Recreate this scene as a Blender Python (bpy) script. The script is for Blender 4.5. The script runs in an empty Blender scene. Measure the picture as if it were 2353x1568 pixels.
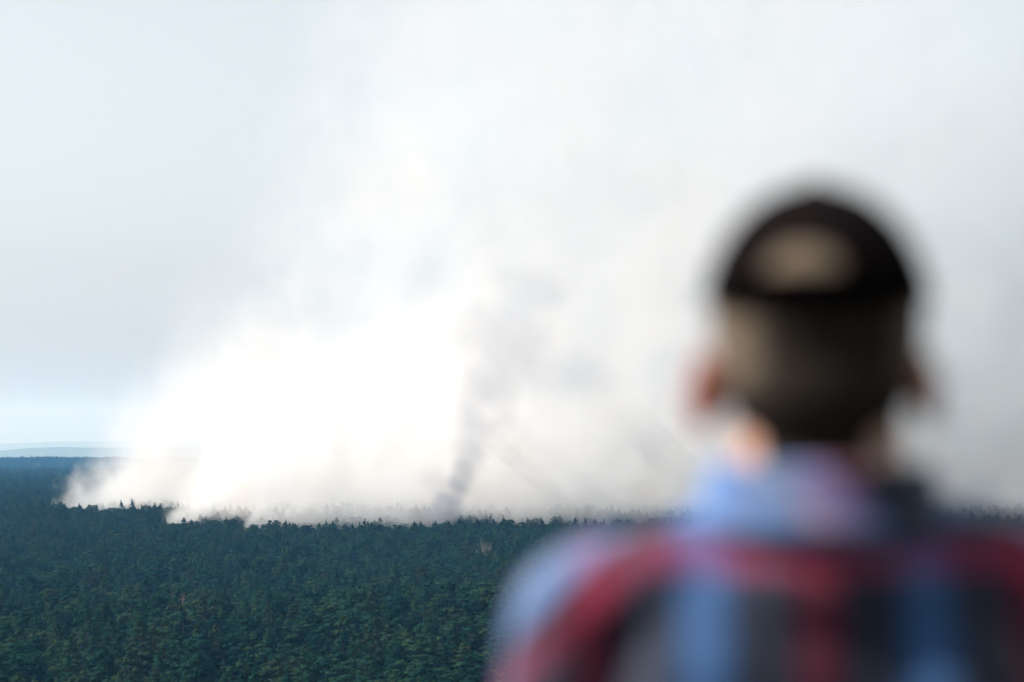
import bpy, bmesh, math, random
import numpy as np
from mathutils import Vector, Matrix, noise as mnoise

SC = bpy.context.scene
COL = SC.collection
rng = random.Random(7)
NR = np.random.RandomState(11)
R = math.radians

# ------------------------------------------------------------------ camera
CAM_Z = 52.0                       # eye height on the hill top
FP = 5556.0                        # focal length in pixels of the 2353 px wide study picture
cam_d = bpy.data.cameras.new('camera')
cam_d.lens = 85.0; cam_d.sensor_width = 36.0; cam_d.sensor_fit = 'HORIZONTAL'
cam_d.clip_start = 0.1; cam_d.clip_end = 60000
cam_d.dof.use_dof = True
cam_d.dof.focus_distance = 900.0
cam_d.dof.aperture_fstop = 2.2
cam_d.dof.aperture_blades = 0
cam = bpy.data.objects.new('camera', cam_d); COL.objects.link(cam)
cam.location = (0, 0, CAM_Z)
PITCH = math.atan(0.1568 * 24.0 / 85.0)
cam.rotation_euler = (R(90) + PITCH, 0, 0)
SC.camera = cam

# ------------------------------------------------------------------ light
SUN_EL, SUN_AZ = R(44), R(-93)     # azimuth from +Y towards +X
world = bpy.data.worlds.new('World'); SC.world = world; world.use_nodes = True
nt = world.node_tree; nt.nodes.clear()
sky = nt.nodes.new('ShaderNodeTexSky'); sky.sky_type = 'NISHITA'; sky.sun_disc = False
sky.sun_elevation = SUN_EL; sky.sun_rotation = SUN_AZ % (2 * math.pi)
sky.air_density = 1.0; sky.dust_density = 2.0; sky.ozone_density = 1.5; sky.altitude = 100
bg = nt.nodes.new('ShaderNodeBackground'); bg.inputs['Strength'].default_value = 0.10
wo = nt.nodes.new('ShaderNodeOutputWorld')
hs = nt.nodes.new('ShaderNodeHueSaturation'); hs.inputs['Saturation'].default_value = 0.24; hs.inputs['Hue'].default_value = 0.465   # summer haze whitens the sky
nt.links.new(sky.outputs[0], hs.inputs['Color']); nt.links.new(hs.outputs[0], bg.inputs[0]); nt.links.new(bg.outputs[0], wo.inputs[0])
sun_d = bpy.data.lights.new('sun', 'SUN'); sun_d.energy = 5.0; sun_d.angle = R(0.5)
sun_d.color = (1.0, 0.965, 0.92)
sun = bpy.data.objects.new('sun', sun_d); COL.objects.link(sun)
sdir = Vector((math.sin(SUN_AZ) * math.cos(SUN_EL), math.cos(SUN_AZ) * math.cos(SUN_EL), math.sin(SUN_EL)))
sun.rotation_euler = sdir.to_track_quat('Z', 'Y').to_euler()
sun.location = (0, 0, 200)

vs = SC.view_settings
vs.view_transform = 'Standard'; vs.look = 'None'; vs.exposure = 0.87; vs.gamma = 1.0
vs.use_curve_mapping = False
cy = SC.cycles
cy.use_denoising = True
cy.use_adaptive_sampling = True; cy.adaptive_threshold = 0.012; cy.adaptive_min_samples = 16
cy.max_bounces = 8; cy.diffuse_bounces = 2; cy.glossy_bounces = 2; cy.transmission_bounces = 2
cy.transparent_max_bounces = 8; cy.volume_bounces = 5
cy.volume_step_rate = 3.0; cy.volume_max_steps = 256
cy.sample_clamp_indirect = 6.0

# ------------------------------------------------------------------ helpers
def link(o, parent=None):
    COL.objects.link(o)
    if parent is not None: o.parent = parent
    return o

def tag(o, label=None, cat=None, group=None, kind=None):
    if label: o['label'] = label
    if cat: o['category'] = cat
    if group: o['group'] = group
    if kind: o['kind'] = kind
    return o

def mesh_from(name, verts, faces, mats=(), mat_idx=None, smooth=False):
    me = bpy.data.meshes.new(name)
    me.from_pydata(verts, [], faces)
    for m in mats: me.materials.append(m)
    if mat_idx is not None: me.polygons.foreach_set('material_index', mat_idx)
    if smooth: me.polygons.foreach_set('use_smooth', [True] * len(me.polygons))
    me.update()
    return me

def tri_mesh(name, V, mats, mat_idx=None):
    """V: (n,3,3) array of loose triangles"""
    n = len(V)
    me = bpy.data.meshes.new(name)
    me.vertices.add(n * 3); me.loops.add(n * 3); me.polygons.add(n)
    me.vertices.foreach_set('co', np.ascontiguousarray(V, dtype=np.float32).ravel())
    me.loops.foreach_set('vertex_index', np.arange(n * 3, dtype=np.int32))
    me.polygons.foreach_set('loop_start', np.arange(0, n * 3, 3, dtype=np.int32))
    for m in mats: me.materials.append(m)
    if mat_idx is not None: me.polygons.foreach_set('material_index', np.asarray(mat_idx, dtype=np.int32))
    me.update(calc_edges=True); me.validate()
    return me

class N:
    """small node-expression helper"""
    def __init__(s, nt, sock): s.nt = nt; s.s = sock
    def _m(s, op, *a, clamp=False):
        n = s.nt.nodes.new('ShaderNodeMath'); n.operation = op; n.use_clamp = clamp
        for i, v in enumerate((s,) + a):
            if isinstance(v, N): s.nt.links.new(v.s, n.inputs[i])
            else: n.inputs[i].default_value = float(v)
        return N(s.nt, n.outputs[0])
    def __add__(s, o): return s._m('ADD', o)
    __radd__ = __add__
    def __mul__(s, o): return s._m('MULTIPLY', o)
    __rmul__ = __mul__
    def __sub__(s, o): return s._m('SUBTRACT', o)
    def __rsub__(s, o): return (s * -1.0) + o
    def __truediv__(s, o): return s._m('DIVIDE', o)
    def __pow__(s, o): return s._m('POWER', o)
    def min(s, o): return s._m('MINIMUM', o)
    def max(s, o): return s._m('MAXIMUM', o)
    def smin(s, o, k): return s._m('SMOOTH_MIN', o, k)
    def abs(s): return s._m('ABSOLUTE')
    def exp(s): return s._m('EXPONENT')
    def sqrt(s): return s._m('SQRT')
    def clamp(s): return s._m('ADD', 0.0, clamp=True)
    def smooth(s, a, b):
        n = s.nt.nodes.new('ShaderNodeMapRange'); n.interpolation_type = 'SMOOTHSTEP'
        s.nt.links.new(s.s, n.inputs[0])
        n.inputs[1].default_value = a; n.inputs[2].default_value = b
        return N(s.nt, n.outputs[0])

def noise_node(nt, vec, scale, detail=3, rough=0.5, dist=0.0):
    n = nt.nodes.new('ShaderNodeTexNoise'); n.inputs['Scale'].default_value = scale
    n.inputs['Detail'].default_value = detail; n.inputs['Roughness'].default_value = rough
    n.inputs['Distortion'].default_value = dist
    if vec is not None: nt.links.new(vec, n.inputs['Vector'])
    return n

def ramp(nt, fac, stops):
    n = nt.nodes.new('ShaderNodeValToRGB')
    while len(n.color_ramp.elements) < len(stops): n.color_ramp.elements.new(0.5)
    for e, (p, c) in zip(n.color_ramp.elements, stops):
        e.position = p; e.color = (c[0], c[1], c[2], 1)
    nt.links.new(fac, n.inputs[0])
    return n

def new_mat(name):
    m = bpy.data.materials.new(name); m.use_nodes = True; m.node_tree.nodes.clear()
    o = m.node_tree.nodes.new('ShaderNodeOutputMaterial')
    return m, m.node_tree, o

def simple_mat(name, c0, c1, scale=20.0, rough=0.8, bump=0.0, sss=0.0, spec=0.25):
    m, t, o = new_mat(name)
    b = t.nodes.new('ShaderNodeBsdfPrincipled'); b.inputs['Roughness'].default_value = rough
    b.inputs['Specular IOR Level'].default_value = spec
    tc = t.nodes.new('ShaderNodeTexCoord')
    n = noise_node(t, tc.outputs['Object'], scale, 4)
    r = ramp(t, n.outputs['Fac'], [(0.3, c0), (0.7, c1)])
    t.links.new(r.outputs[0], b.inputs['Base Color'])
    if bump:
        bp = t.nodes.new('ShaderNodeBump'); bp.inputs['Strength'].default_value = bump
        bp.inputs['Distance'].default_value = 0.01
        t.links.new(n.outputs['Fac'], bp.inputs['Height']); t.links.new(bp.outputs[0], b.inputs['Normal'])
    if sss:
        b.inputs['Subsurface Weight'].default_value = sss
        b.inputs['Subsurface Radius'].default_value = (1.0, 0.16, 0.06)
        b.inputs['Subsurface Scale'].default_value = 0.03
    t.links.new(b.outputs[0], o.inputs[0])
    return m

def leaf_mat(name, cols, transl=0.3):
    """foliage: colour differs from tree to tree and from clump to clump"""
    m, t, o = new_mat(name)
    oi = t.nodes.new('ShaderNodeObjectInfo')
    tc = t.nodes.new('ShaderNodeTexCoord')
    r = ramp(t, oi.outputs['Random'], [(i / (len(cols) - 1), c) for i, c in enumerate(cols)])
    nz = noise_node(t, tc.outputs['Object'], 0.9, 3, 0.7)
    v = ramp(t, nz.outputs['Fac'], [(0.3, (0.75, 0.78, 0.82)), (0.7, (1.5, 1.45, 1.35))])
    mx = t.nodes.new('ShaderNodeMix'); mx.data_type = 'RGBA'; mx.blend_type = 'MULTIPLY'
    mx.inputs[0].default_value = 1.0
    t.links.new(r.outputs[0], mx.inputs[6]); t.links.new(v.outputs[0], mx.inputs[7])
    d = t.nodes.new('ShaderNodeBsdfDiffuse'); tr = t.nodes.new('ShaderNodeBsdfTranslucent')
    ms = t.nodes.new('ShaderNodeMixShader'); ms.inputs[0].default_value = transl
    t.links.new(mx.outputs[2], d.inputs[0]); t.links.new(mx.outputs[2], tr.inputs[0])
    t.links.new(d.outputs[0], ms.inputs[1]); t.links.new(tr.outputs[0], ms.inputs[2])
    t.links.new(ms.outputs[0], o.inputs[0])
    return m

# ------------------------------------------------------------------ materials
M_PINE = leaf_mat('pine_needles', [(0.005, 0.018, 0.014), (0.010, 0.038, 0.025), (0.018, 0.046, 0.025),
                                   (0.006, 0.028, 0.022), (0.026, 0.052, 0.024), (0.019, 0.031, 0.019)], 0.08)
M_LEAF = leaf_mat('broad_leaves', [(0.022, 0.052, 0.020), (0.045, 0.072, 0.020), (0.020, 0.050, 0.022),
                                   (0.085, 0.095, 0.026), (0.028, 0.055, 0.024)], 0.35)
M_YEL = leaf_mat('yellow_leaves', [(0.20, 0.15, 0.030), (0.15, 0.13, 0.030)], 0.35)
M_BARK = simple_mat('pine_bark', (0.020, 0.016, 0.015), (0.045, 0.030, 0.024), 3.0, 0.95)
M_DEAD = simple_mat('dead_wood', (0.13, 0.11, 0.10), (0.20, 0.175, 0.16), 2.0, 0.95)
M_FLOOR = simple_mat('forest_floor', (0.008, 0.012, 0.008), (0.018, 0.022, 0.012), 0.15, 1.0)
M_HILL = simple_mat('far_forest', (0.020, 0.045, 0.032), (0.040, 0.065, 0.040), 0.01, 1.0)

# ------------------------------------------------------------------ haze
def haze():
    m, t, o = new_mat('haze_air')
    pv = t.nodes.new('ShaderNodeVolumePrincipled')
    pv.inputs['Color'].default_value = (0.20, 0.52, 1.0, 1)
    pv.inputs['Absorption Color'].default_value = (1, 1, 1, 1)
    pv.inputs['Density'].default_value = 0.82e-4
    pv.inputs['Anisotropy'].default_value = 0.3
    t.links.new(pv.outputs[0], o.inputs['Volume'])
    x0, x1, y0, y1, z0, z1 = -17900, 17900, -17900, 17900, -26.0, 345.0
    vs_ = [(x, y, z) for x in (x0, x1) for y in (y0, y1) for z in (z0, z1)]
    fs = [(0, 1, 3, 2), (4, 6, 7, 5), (0, 4, 5, 1), (2, 3, 7, 6), (0, 2, 6, 4), (1, 5, 7, 3)]
    ob = link(bpy.data.objects.new('haze', mesh_from('haze', vs_, fs, [m])))
    tag(ob, 'pale summer haze filling the air between the hill and the horizon', kind='stuff')
haze()
def mist():  # second haze volume, added to whiten the far hills
    m, t, o = new_mat('added_haze_air')
    pv = t.nodes.new('ShaderNodeVolumePrincipled')
    pv.inputs['Color'].default_value = (0.86, 0.86, 0.86, 1); pv.inputs['Absorption Color'].default_value = (0.3, 0.3, 0.3, 1)
    pv.inputs['Density'].default_value = 0.6e-4; pv.inputs['Anisotropy'].default_value = 0.3
    t.links.new(pv.outputs[0], o.inputs['Volume'])
    x0, x1, y0, y1, z0, z1 = -6500, 6500, 5450, 17700, -25.5, 330.0
    vs_ = [(x, y, z) for x in (x0, x1) for y in (y0, y1) for z in (z0, z1)]
    fs = [(0, 1, 3, 2), (4, 6, 7, 5), (0, 4, 5, 1), (2, 3, 7, 6), (0, 2, 6, 4), (1, 5, 7, 3)]
    ob = link(bpy.data.objects.new('mist', mesh_from('mist', vs_, fs, [m])))
    tag(ob, 'added whitish haze over the far plain that pales the hills', kind='stuff')
mist()

# ------------------------------------------------------------------ terrain
PROF = np.array([  # distance, canopy top below the eye
    (0, 40), (300, 37.5), (380, 36.5), (470, 35.0), (560, 33.6), (610, 35.5), (660, 39.0), (760, 37.5), (880, 36.0),
    (1000, 33.4), (1050, 33.2), (1110, 29.8), (1250, 28.5), (2000, 28.0), (3400, 28.0), (3600, 32.0), (4400, 30.0),
    (4750, 17.5), (5000, 24.0), (6200, 26.0), (7000, 12.0), (7400, 22.0), (9000, 24.0), (17600, 30.0)])
TREE_H = 17.0
def ground(x, y):
    r = math.hypot(x, y)
    c = float(np.interp(r, PROF[:, 0], PROF[:, 1]))
    g = CAM_Z - c - TREE_H
    if r > 420:
        k = min(1.0, (r - 420) / 500.0)
        g += k * 1.3 * mnoise.noise(Vector((x / 95.0, y / 170.0, 0)))
    hill = CAM_Z - 1.55 - max(0.0, r - 10.0) * 0.45
    if hill > g - 6:
        k = min(1.0, max(0.0, (hill - (g - 6)) / 12.0)); k = k * k * (3 - 2 * k)
        g = g * (1 - k) + max(hill, g) * k
    return g

def build_ground():
    rad = [0, 2, 4, 6, 8, 10, 12, 15, 20, 27, 36, 48, 60, 75, 90, 105, 115, 125, 140, 170, 220, 280]
    rad += list(range(320, 1300, 20)) + list(range(1300, 5200, 100)) + list(range(5200, 9000, 200)) + list(range(9000, 17700, 800))
    na = 240
    verts = [(0, 0, ground(0, 0))]; faces = []
    for r in rad[1:]:
        for k in range(na):
            a = 2 * math.pi * k / na
            x, y = r * math.sin(a), r * math.cos(a)
            verts.append((x, y, ground(x, y)))
    for k in range(na): faces.append((0, 1 + (k + 1) % na, 1 + k))
    for i in range(len(rad) - 2):
        a, b = 1 + i * na, 1 + (i + 1) * na
        for k in range(na):
            k2 = (k + 1) % na
            faces.append((a + k, a + k2, b + k2, b + k))
    o = link(bpy.data.objects.new('ground', mesh_from('ground', verts, faces, [M_FLOOR], smooth=True)))
    tag(o, 'forest floor and grassy hill top under the trees', kind='structure')
build_ground()

def hill_range(name, D, depth, prof, label):
    """prof: list of (px, py) of the crest in the study picture -> a solid ridge at distance D"""
    P = np.array(prof, float)
    verts = []; faces = []
    n = 220; m = 14
    for i in range(n + 1):
        px = P[0, 0] + (P[-1, 0] - P[0, 0]) * i / n
        x = (px - 1176.5) / FP * D
        py = float(np.interp(px, P[:, 0], P[:, 1]))
        top = CAM_Z - (py - 1030) / FP * D
        top += (mnoise.fractal(Vector((x / (D * 0.02), 0, D)), 1.0, 2.0, 5)) * D * 0.00035
        for j in range(m + 1):
            v = j / m * 2 - 1
            sh = 0.5 + 0.5 * math.cos(v * math.pi)
            base = -24.0 if abs(v) == 1 else -20
            z = base + (top - base) * (sh ** 0.8)
            if 0 < j < m: z += 0.02 * top * mnoise.noise(Vector((x / 400, v * 3, D)))
            if j == m // 2: z = top
            verts.append((x, D + v * depth, z))
    for i in range(n):
        for j in range(m):
            a = i * (m + 1) + j
            faces.append((a, a + m + 1, a + m + 2, a + 1))
    o = link(bpy.data.objects.new(name, mesh_from(name, verts, faces, [M_HILL], smooth=True)))
    tag(o, label, kind='structure')

hill_range('hills', 15200, 900, [(-1500, 1026), (-300, 1021), (0, 1020), (100, 1016), (240, 1014), (500, 1017), (1000, 1022),
                                 (1600, 1020), (2400, 1024), (3800, 1026)], 'farthest pale blue hills on the horizon')
hill_range('hills', 10200, 700, [(-1500, 1042), (0, 1036), (60, 1030), (150, 1028), (400, 1030), (900, 1036), (1500, 1000),
                                 (1900, 958), (2120, 944), (2353, 942), (2900, 965), (3800, 1020)], 'long misty blue hill range at the edge of the plain')
hill_range('hills', 6700, 350, [(1400, 1040), (1800, 1012), (2080, 1001), (2353, 998), (3000, 1008), (3600, 1035)],
           'low misty wooded ridge beyond the smoke')

# ------------------------------------------------------------------ tree prototypes
def frame_of(d):
    d = d / np.linalg.norm(d)
    u = np.cross(d, (0, 0, 1)); 
    if np.linalg.norm(u) < 1e-3: u = np.array((1.0, 0, 0))
    u /= np.linalg.norm(u); return d, u, np.cross(u, d)

def tube_tris(path, radii, k=5):
    out = []
    rings = []
    for i, p in enumerate(path):
        d = (path[min(i + 1, len(path) - 1)] - path[max(i - 1, 0)])
        _, u, v = frame_of(d)
        rings.append([p + radii[i] * (math.cos(2 * math.pi * j / k) * u + math.sin(2 * math.pi * j / k) * v) for j in range(k)])
    for a, b in zip(rings[:-1], rings[1:]):
        for j in range(k):
            j2 = (j + 1) % k
            out.append((a[j], a[j2], b[j2])); out.append((a[j], b[j2], b[j]))
    for j in range(1, k - 1): out.append((rings[-1][0], rings[-1][j], rings[-1][j + 1]))
    return out

def blades(pts, dirs, per, ln, wd, st, up=0.35, spread=0.24, cz=None):
    """leaf blades lying over small puffs around each point, as an array of loose triangles"""
    P = np.repeat(np.array(pts), per, axis=0); D = np.repeat(np.array(dirs), per, axis=0)
    n = len(P)
    nrm = lambda v: v / (np.linalg.norm(v, axis=1)[:, None] + 1e-9)
    rnd = nrm(st.normal(size=(n, 3)))
    ctr = P.mean(axis=0) * np.array((1, 1, 0)) + np.array((0, 0, 1)) * (P[:, 2:3] * 0.75 + (cz if cz else P[:, 2].min()) * 0.25)
    outw = nrm(P - ctr)
    nn = nrm(rnd * 0.75 + outw * 0.75 + np.array((0, 0, up * 0.6)) + st.normal(size=(n, 3)) * 0.18)
    d = st.normal(size=(n, 3)) * 0.9 + D * 0.7; d = nrm(d - nn * (d * nn).sum(1)[:, None])
    s = np.cross(nn, d)
    L = (ln * st.uniform(0.6, 1.3, n))[:, None]; W = (wd * st.uniform(0.7, 1.3, n))[:, None]
    b = P + nrm(rnd + outw * 0.4) * spread * st.uniform(0.6, 1.25, n)[:, None] - d * L * 0.4
    return np.stack([b - s * W, b + s * W, b + d * L], axis=1)

def lobes(cs, rs, per_m2, ln, wd, st, up=0.5):
    """leafy shells: blades spread over flattened bough masses, facing outwards"""
    out = []
    nrm = lambda v: v / (np.linalg.norm(v, axis=1)[:, None] + 1e-9)
    for c, r in zip(cs, rs):
        n = max(26, int(per_m2 * 4 * math.pi * r * r * 0.62))
        u = nrm(st.normal(size=(n, 3)) + np.array((0, 0, 0.35)))
        sc = np.array((r, r, r * 0.52)) * st.uniform(0.72, 1.14, n)[:, None]
        P = np.array(c) + u * sc
        P += np.sin(P * 3.1 + np.array(c)[::-1] * 2.0)[:, [1, 2, 0]] * 0.10
        nn = nrm(u * np.array((1, 1, 1.8)) + np.array((0, 0, up * 0.4)) + st.normal(size=(n, 3)) * 0.15)
        d = u * 0.8 + st.normal(size=(n, 3)) * 0.6 + np.array((0, 0, 0.25)); d = nrm(d - nn * (d * nn).sum(1)[:, None] * 0.8)
        s_ = nrm(np.cross(nn, d))
        L = (ln * st.uniform(0.6, 1.35, n))[:, None]; W = (wd * st.uniform(0.7, 1.3, n))[:, None]
        out.append(np.stack([P - s_ * W - d * L * 0.4, P + s_ * W - d * L * 0.4, P + d * L * 0.6], axis=1))
    return np.concatenate(out)

def pine(seed, H=17.5, crown=0.50, W=3.3, flat=0.0, lean=0.0, nl=30):
    """trunk, boughs, and flattened needle masses at the bough ends"""
    st = np.random.RandomState(seed)
    wood = []; cs = []; rs = []
    ht = H * 0.97
    tp = [np.array((lean * (t ** 1.6) * 2.0 + 0.22 * math.sin(3 * t + seed), 0.22 * math.cos(2.5 * t + seed), ht * t)) for t in np.linspace(0, 1, 8)]
    def trunk_at(z):
        t = max(0.0, min(1.0, z / ht)); f = t * 7; i = min(6, int(f)); return tp[i] + (tp[i + 1] - tp[i]) * (f - i)
    wood += tube_tris(tp, [0.24 - 0.20 * t for t in np.linspace(0, 1, 8)], 6)
    base = H * (1 - crown); ang = st.uniform(0, 6.28); lop = st.uniform(0, 6.28)
    for i in range(nl):
        t = ((i + st.uniform(0, 1)) / nl) ** 0.92
        z = base + (H - base) * t * 0.95
        ang += 2.39996 + st.normal() * 0.3
        prof = (1 - t) ** (0.80 - 0.45 * flat) * (0.62 + 0.38 * min(1.0, t * 4))
        L = W * prof * st.uniform(0.70, 1.12) * (1 + 0.18 * math.cos(ang - lop)) + 0.10
        o = np.array((math.cos(ang), math.sin(ang), 0.0)); p0 = trunk_at(z)
        e = p0 + o * L + np.array((0, 0, L * (0.10 + 0.55 * t + st.normal() * 0.08)))
        wood += tube_tris([p0 - np.array((0, 0, 0.2)), (p0 + e) / 2 - np.array((0, 0, 0.05 * L)), e], [0.04 + 0.014 * L, 0.03, 0.012], 3)
        r = (0.42 + 0.30 * L) * st.uniform(0.72, 1.2) * (1 - 0.25 * t)
        cs.append(e - o * r * 0.35); rs.append(r)
        if L > 1.6: cs.append(p0 + o * L * 0.45 + st.normal(size=3) * 0.25); rs.append(r * 0.8)
    top = trunk_at(H)
    for k in range(3): cs.append(top + np.array((st.normal() * 0.10, st.normal() * 0.10, 0.30 - 0.55 * k))); rs.append(0.26 + 0.17 * k)
    leaf = lobes(cs, rs, 30, 0.44, 0.09, st)
    tip = lobes([top + np.array((0, 0, 0.65))], [0.16], 60, 0.5, 0.06, st)
    return np.array(wood), np.concatenate([leaf, tip])

def broad(seed, H=14.5, W=3.4, dens=1.0, leaf=0.30):
    st = np.random.RandomState(seed)
    wood = []; cs = []; rs = []
    tp = [np.array((0.3 * math.sin(3 * t + seed), 0.25 * math.cos(2 * t), H * 0.62 * t)) for t in np.linspace(0, 1, 5)]
    wood += tube_tris(tp, [0.28 - 0.18 * t for t in np.linspace(0, 1, 5)], 6)
    c = np.array((0, 0, H * 0.66))
    for i in range(int(34 * dens)):
        v = st.normal(size=3); v /= np.linalg.norm(v); v[2] = v[2] * 0.9 + 0.15
        e = c + v * np.array((W, W, H * 0.30)) * st.uniform(0.55, 0.98)
        s0 = tp[-1] + (0, 0, st.uniform(-2.5, 0.2))
        wood += tube_tris([s0, (s0 + e) / 2 + st.normal(size=3) * 0.25, e], [0.09, 0.05, 0.015], 3)
        cs.append(e); rs.append(st.uniform(0.55, 1.15))
    return np.array(wood), lobes(cs, rs, 24, leaf, 0.115, st, 0.3)

def dead(seed, H=15.0):
    st = np.random.RandomState(seed)
    wood = tube_tris([np.array((0, 0, z)) for z in (0, H * .3, H * .55)], [0.25, 0.2, 0.16], 6)
    for i in range(34):
        a = st.uniform(0, 6.28); s = np.array((0, 0, H * st.uniform(0.35, 0.58)))
        o = np.array((math.cos(a), math.sin(a), 0)) * st.uniform(0.3, 2.3)
        e = s + o + np.array((0, 0, H * 0.97 - s[2] - st.uniform(0, 2.4)))
        m_ = (s + e) / 2 + o * 0.22
        wood += tube_tris([s, m_, e], [0.09, 0.055, 0.025], 3)
        for j in range(3):
            f = st.uniform(0.4, 0.95); q = m_ + (e - m_) * f
            wood += tube_tris([q, q + o * 0.25 + st.normal(size=3) * 0.15 + (0, 0, st.uniform(0.5, 1.3))], [0.03, 0.012], 3)
    return np.array(wood)

PINES = [pine(1, 18.2, 0.55, 3.1), pine(2, 16.8, 0.46, 3.9, 0.5), pine(3, 19.0, 0.60, 2.7, 0.0, 0.2, 32),
         pine(4, 16.6, 0.42, 4.1, 0.9), pine(5, 17.6, 0.52, 3.6, 0.3, 0.1, 34), pine(6, 16.4, 0.50, 3.3, 0.45, -0.35, 24)]
PINE_LABEL = ['dark pine with a pointed cone-shaped top', 'dark pine with a wide loosely layered crown', 'slender tall pine rising to a thin spire',
              'dark pine with a flattened umbrella-like top', 'bushy green pine with uneven side boughs', 'lean sparse pine with a tilted crown']
BROADS = [broad(21), broad(22, 13.8, 3.9, 1.2), broad(23, 15.0, 3.2, 1.0)]
BROAD_LABEL = ['yellow-green leafy tree with a rounded crown', 'wide low olive green leafy tree', 'taller leafy tree with a billowing light green crown']
def region(t):
    front = t[0] < 415
    if t[6] < 430: return 'in the front row, lower left corner' if front else 'at lower left, some rows back'
    if t[6] < 860: return 'in the front row left of centre' if front else 'left of centre, some rows back'
    return "in the front row near the person" if front else "near the person's shoulder, some rows back"
def parts_mesh(name, wood, leaf, leafmat, wmat=None):
    wm = wmat or M_BARK
    return (tri_mesh(name + '_trunk', wood, [wm]), tri_mesh(name + '_crown', leaf, [leafmat]),
            tri_mesh(name + '_whole', np.concatenate([wood, leaf]), [wm, leafmat], [0] * len(wood) + [1] * len(leaf)))
PM = [parts_mesh('pine', *p, M_PINE) for p in PINES]
BM_ = [parts_mesh('leafy', *p, M_LEAF) for p in BROADS]
YM = parts_mesh('autumn', *broad(31, 13.0, 3.2, 1.2, 0.28), M_YEL)

# ------------------------------------------------------------------ where the trees stand
def study_px(x, y, z):
    return 1176.5 + FP * x / y, 1030 - FP * (z - CAM_Z) / y

def leafy_chance(px, py):
    """belts of broadleaved trees seen in the photograph"""
    c = 0.03
    if 1310 < py < 1440 and px < 720: c = 0.50 * math.exp(-((py - 1375) / 38) ** 2) + 0.03
    if 1370 < py < 1425 and 700 < px < 1250: c = max(c, 0.20)
    if py > 1500: c = max(c, 0.15 + 0.5 * math.exp(-((px - 560) / 170) ** 2) + 0.55 * math.exp(-((px - 1130) / 110) ** 2))
    if 1440 < py < 1500 and px > 1050: c = max(c, 0.35)
    if py > 1520 and px < 200: c = max(c, 0.2)
    if py < 1150: c = 0.25
    return c

near = []; far = []
y = 338.0
while y < 5400:
    sp = 5.45 if y < 1180 else 5.4 * (y / 1180.0) ** 0.62
    half = 0.2118 * y * 1.06 + 10
    x = -half
    while x < half:
        px_ = x + rng.uniform(-0.42, 0.42) * sp; py_ = y + rng.uniform(-0.42, 0.42) * sp
        x += sp
        if 3480 < py_ < 4450 and rng.random() < 0.75: continue
        g = ground(px_, py_)
        big = mnoise.noise(Vector((px_ / 30.0, py_ / 45.0, 3.0)))
        if rng.random() < 0.05 + max(0, big - 0.35) * 0.4: continue
        s = 0.97 + 0.13 * big + rng.gauss(0, 0.055)
        if rng.random() < 0.08: s += 0.08
        s = max(0.7, min(1.25, s))
        u, v = study_px(px_, py_, g + 15 * s)
        leafy = rng.random() < leafy_chance(u, v)
        ws = s * (1.0 if y < 1180 else (y / 1180.0) ** 0.55) * rng.uniform(0.9, 1.15)
        far.append((py_, px_, g, s * (0.93 if leafy else 1.0), ws, leafy, u, v))
    y += sp * 1.02
far.sort(key=lambda t: t[0])
# individuals: the nearest ones that fall inside the frame, left of the person
ind_p = []; ind_b = []; rest = []
for t in far:
    vis = -25 < t[6] < 1330 and t[7] < 1590
    if vis and not t[5] and len(ind_p) < 298: ind_p.append(t)
    elif vis and t[5] and len(ind_b) < 150: ind_b.append(t)
    else: rest.append(t)

def place_tree(name, meshes, t, label, cat, group):
    e = bpy.data.objects.new(name, None); e.empty_display_size = 1.0
    link(e); e.location = (t[1], t[0], t[2]); e.rotation_euler = (0, 0, rng.uniform(0, 6.28)); e.scale = (t[4], t[4], t[3])
    tag(e, label, cat, group)
    link(bpy.data.objects.new('trunk', meshes[0]), e)
    link(bpy.data.objects.new('crown', meshes[1]), e)
    return e
for t in ind_p:
    k = rng.randrange(len(PM))
    lab = PINE_LABEL[k] + ' ' + region(t)
    place_tree('pine_tree', PM[k], t, lab, 'tree', 'pines: ' + lab)
for t in ind_b:
    k = rng.randrange(len(BM_))
    lab = BROAD_LABEL[k] + ' ' + region(t)
    place_tree('broadleaf_tree', BM_[k], t, lab, 'tree', 'leafy trees: ' + lab)

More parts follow.
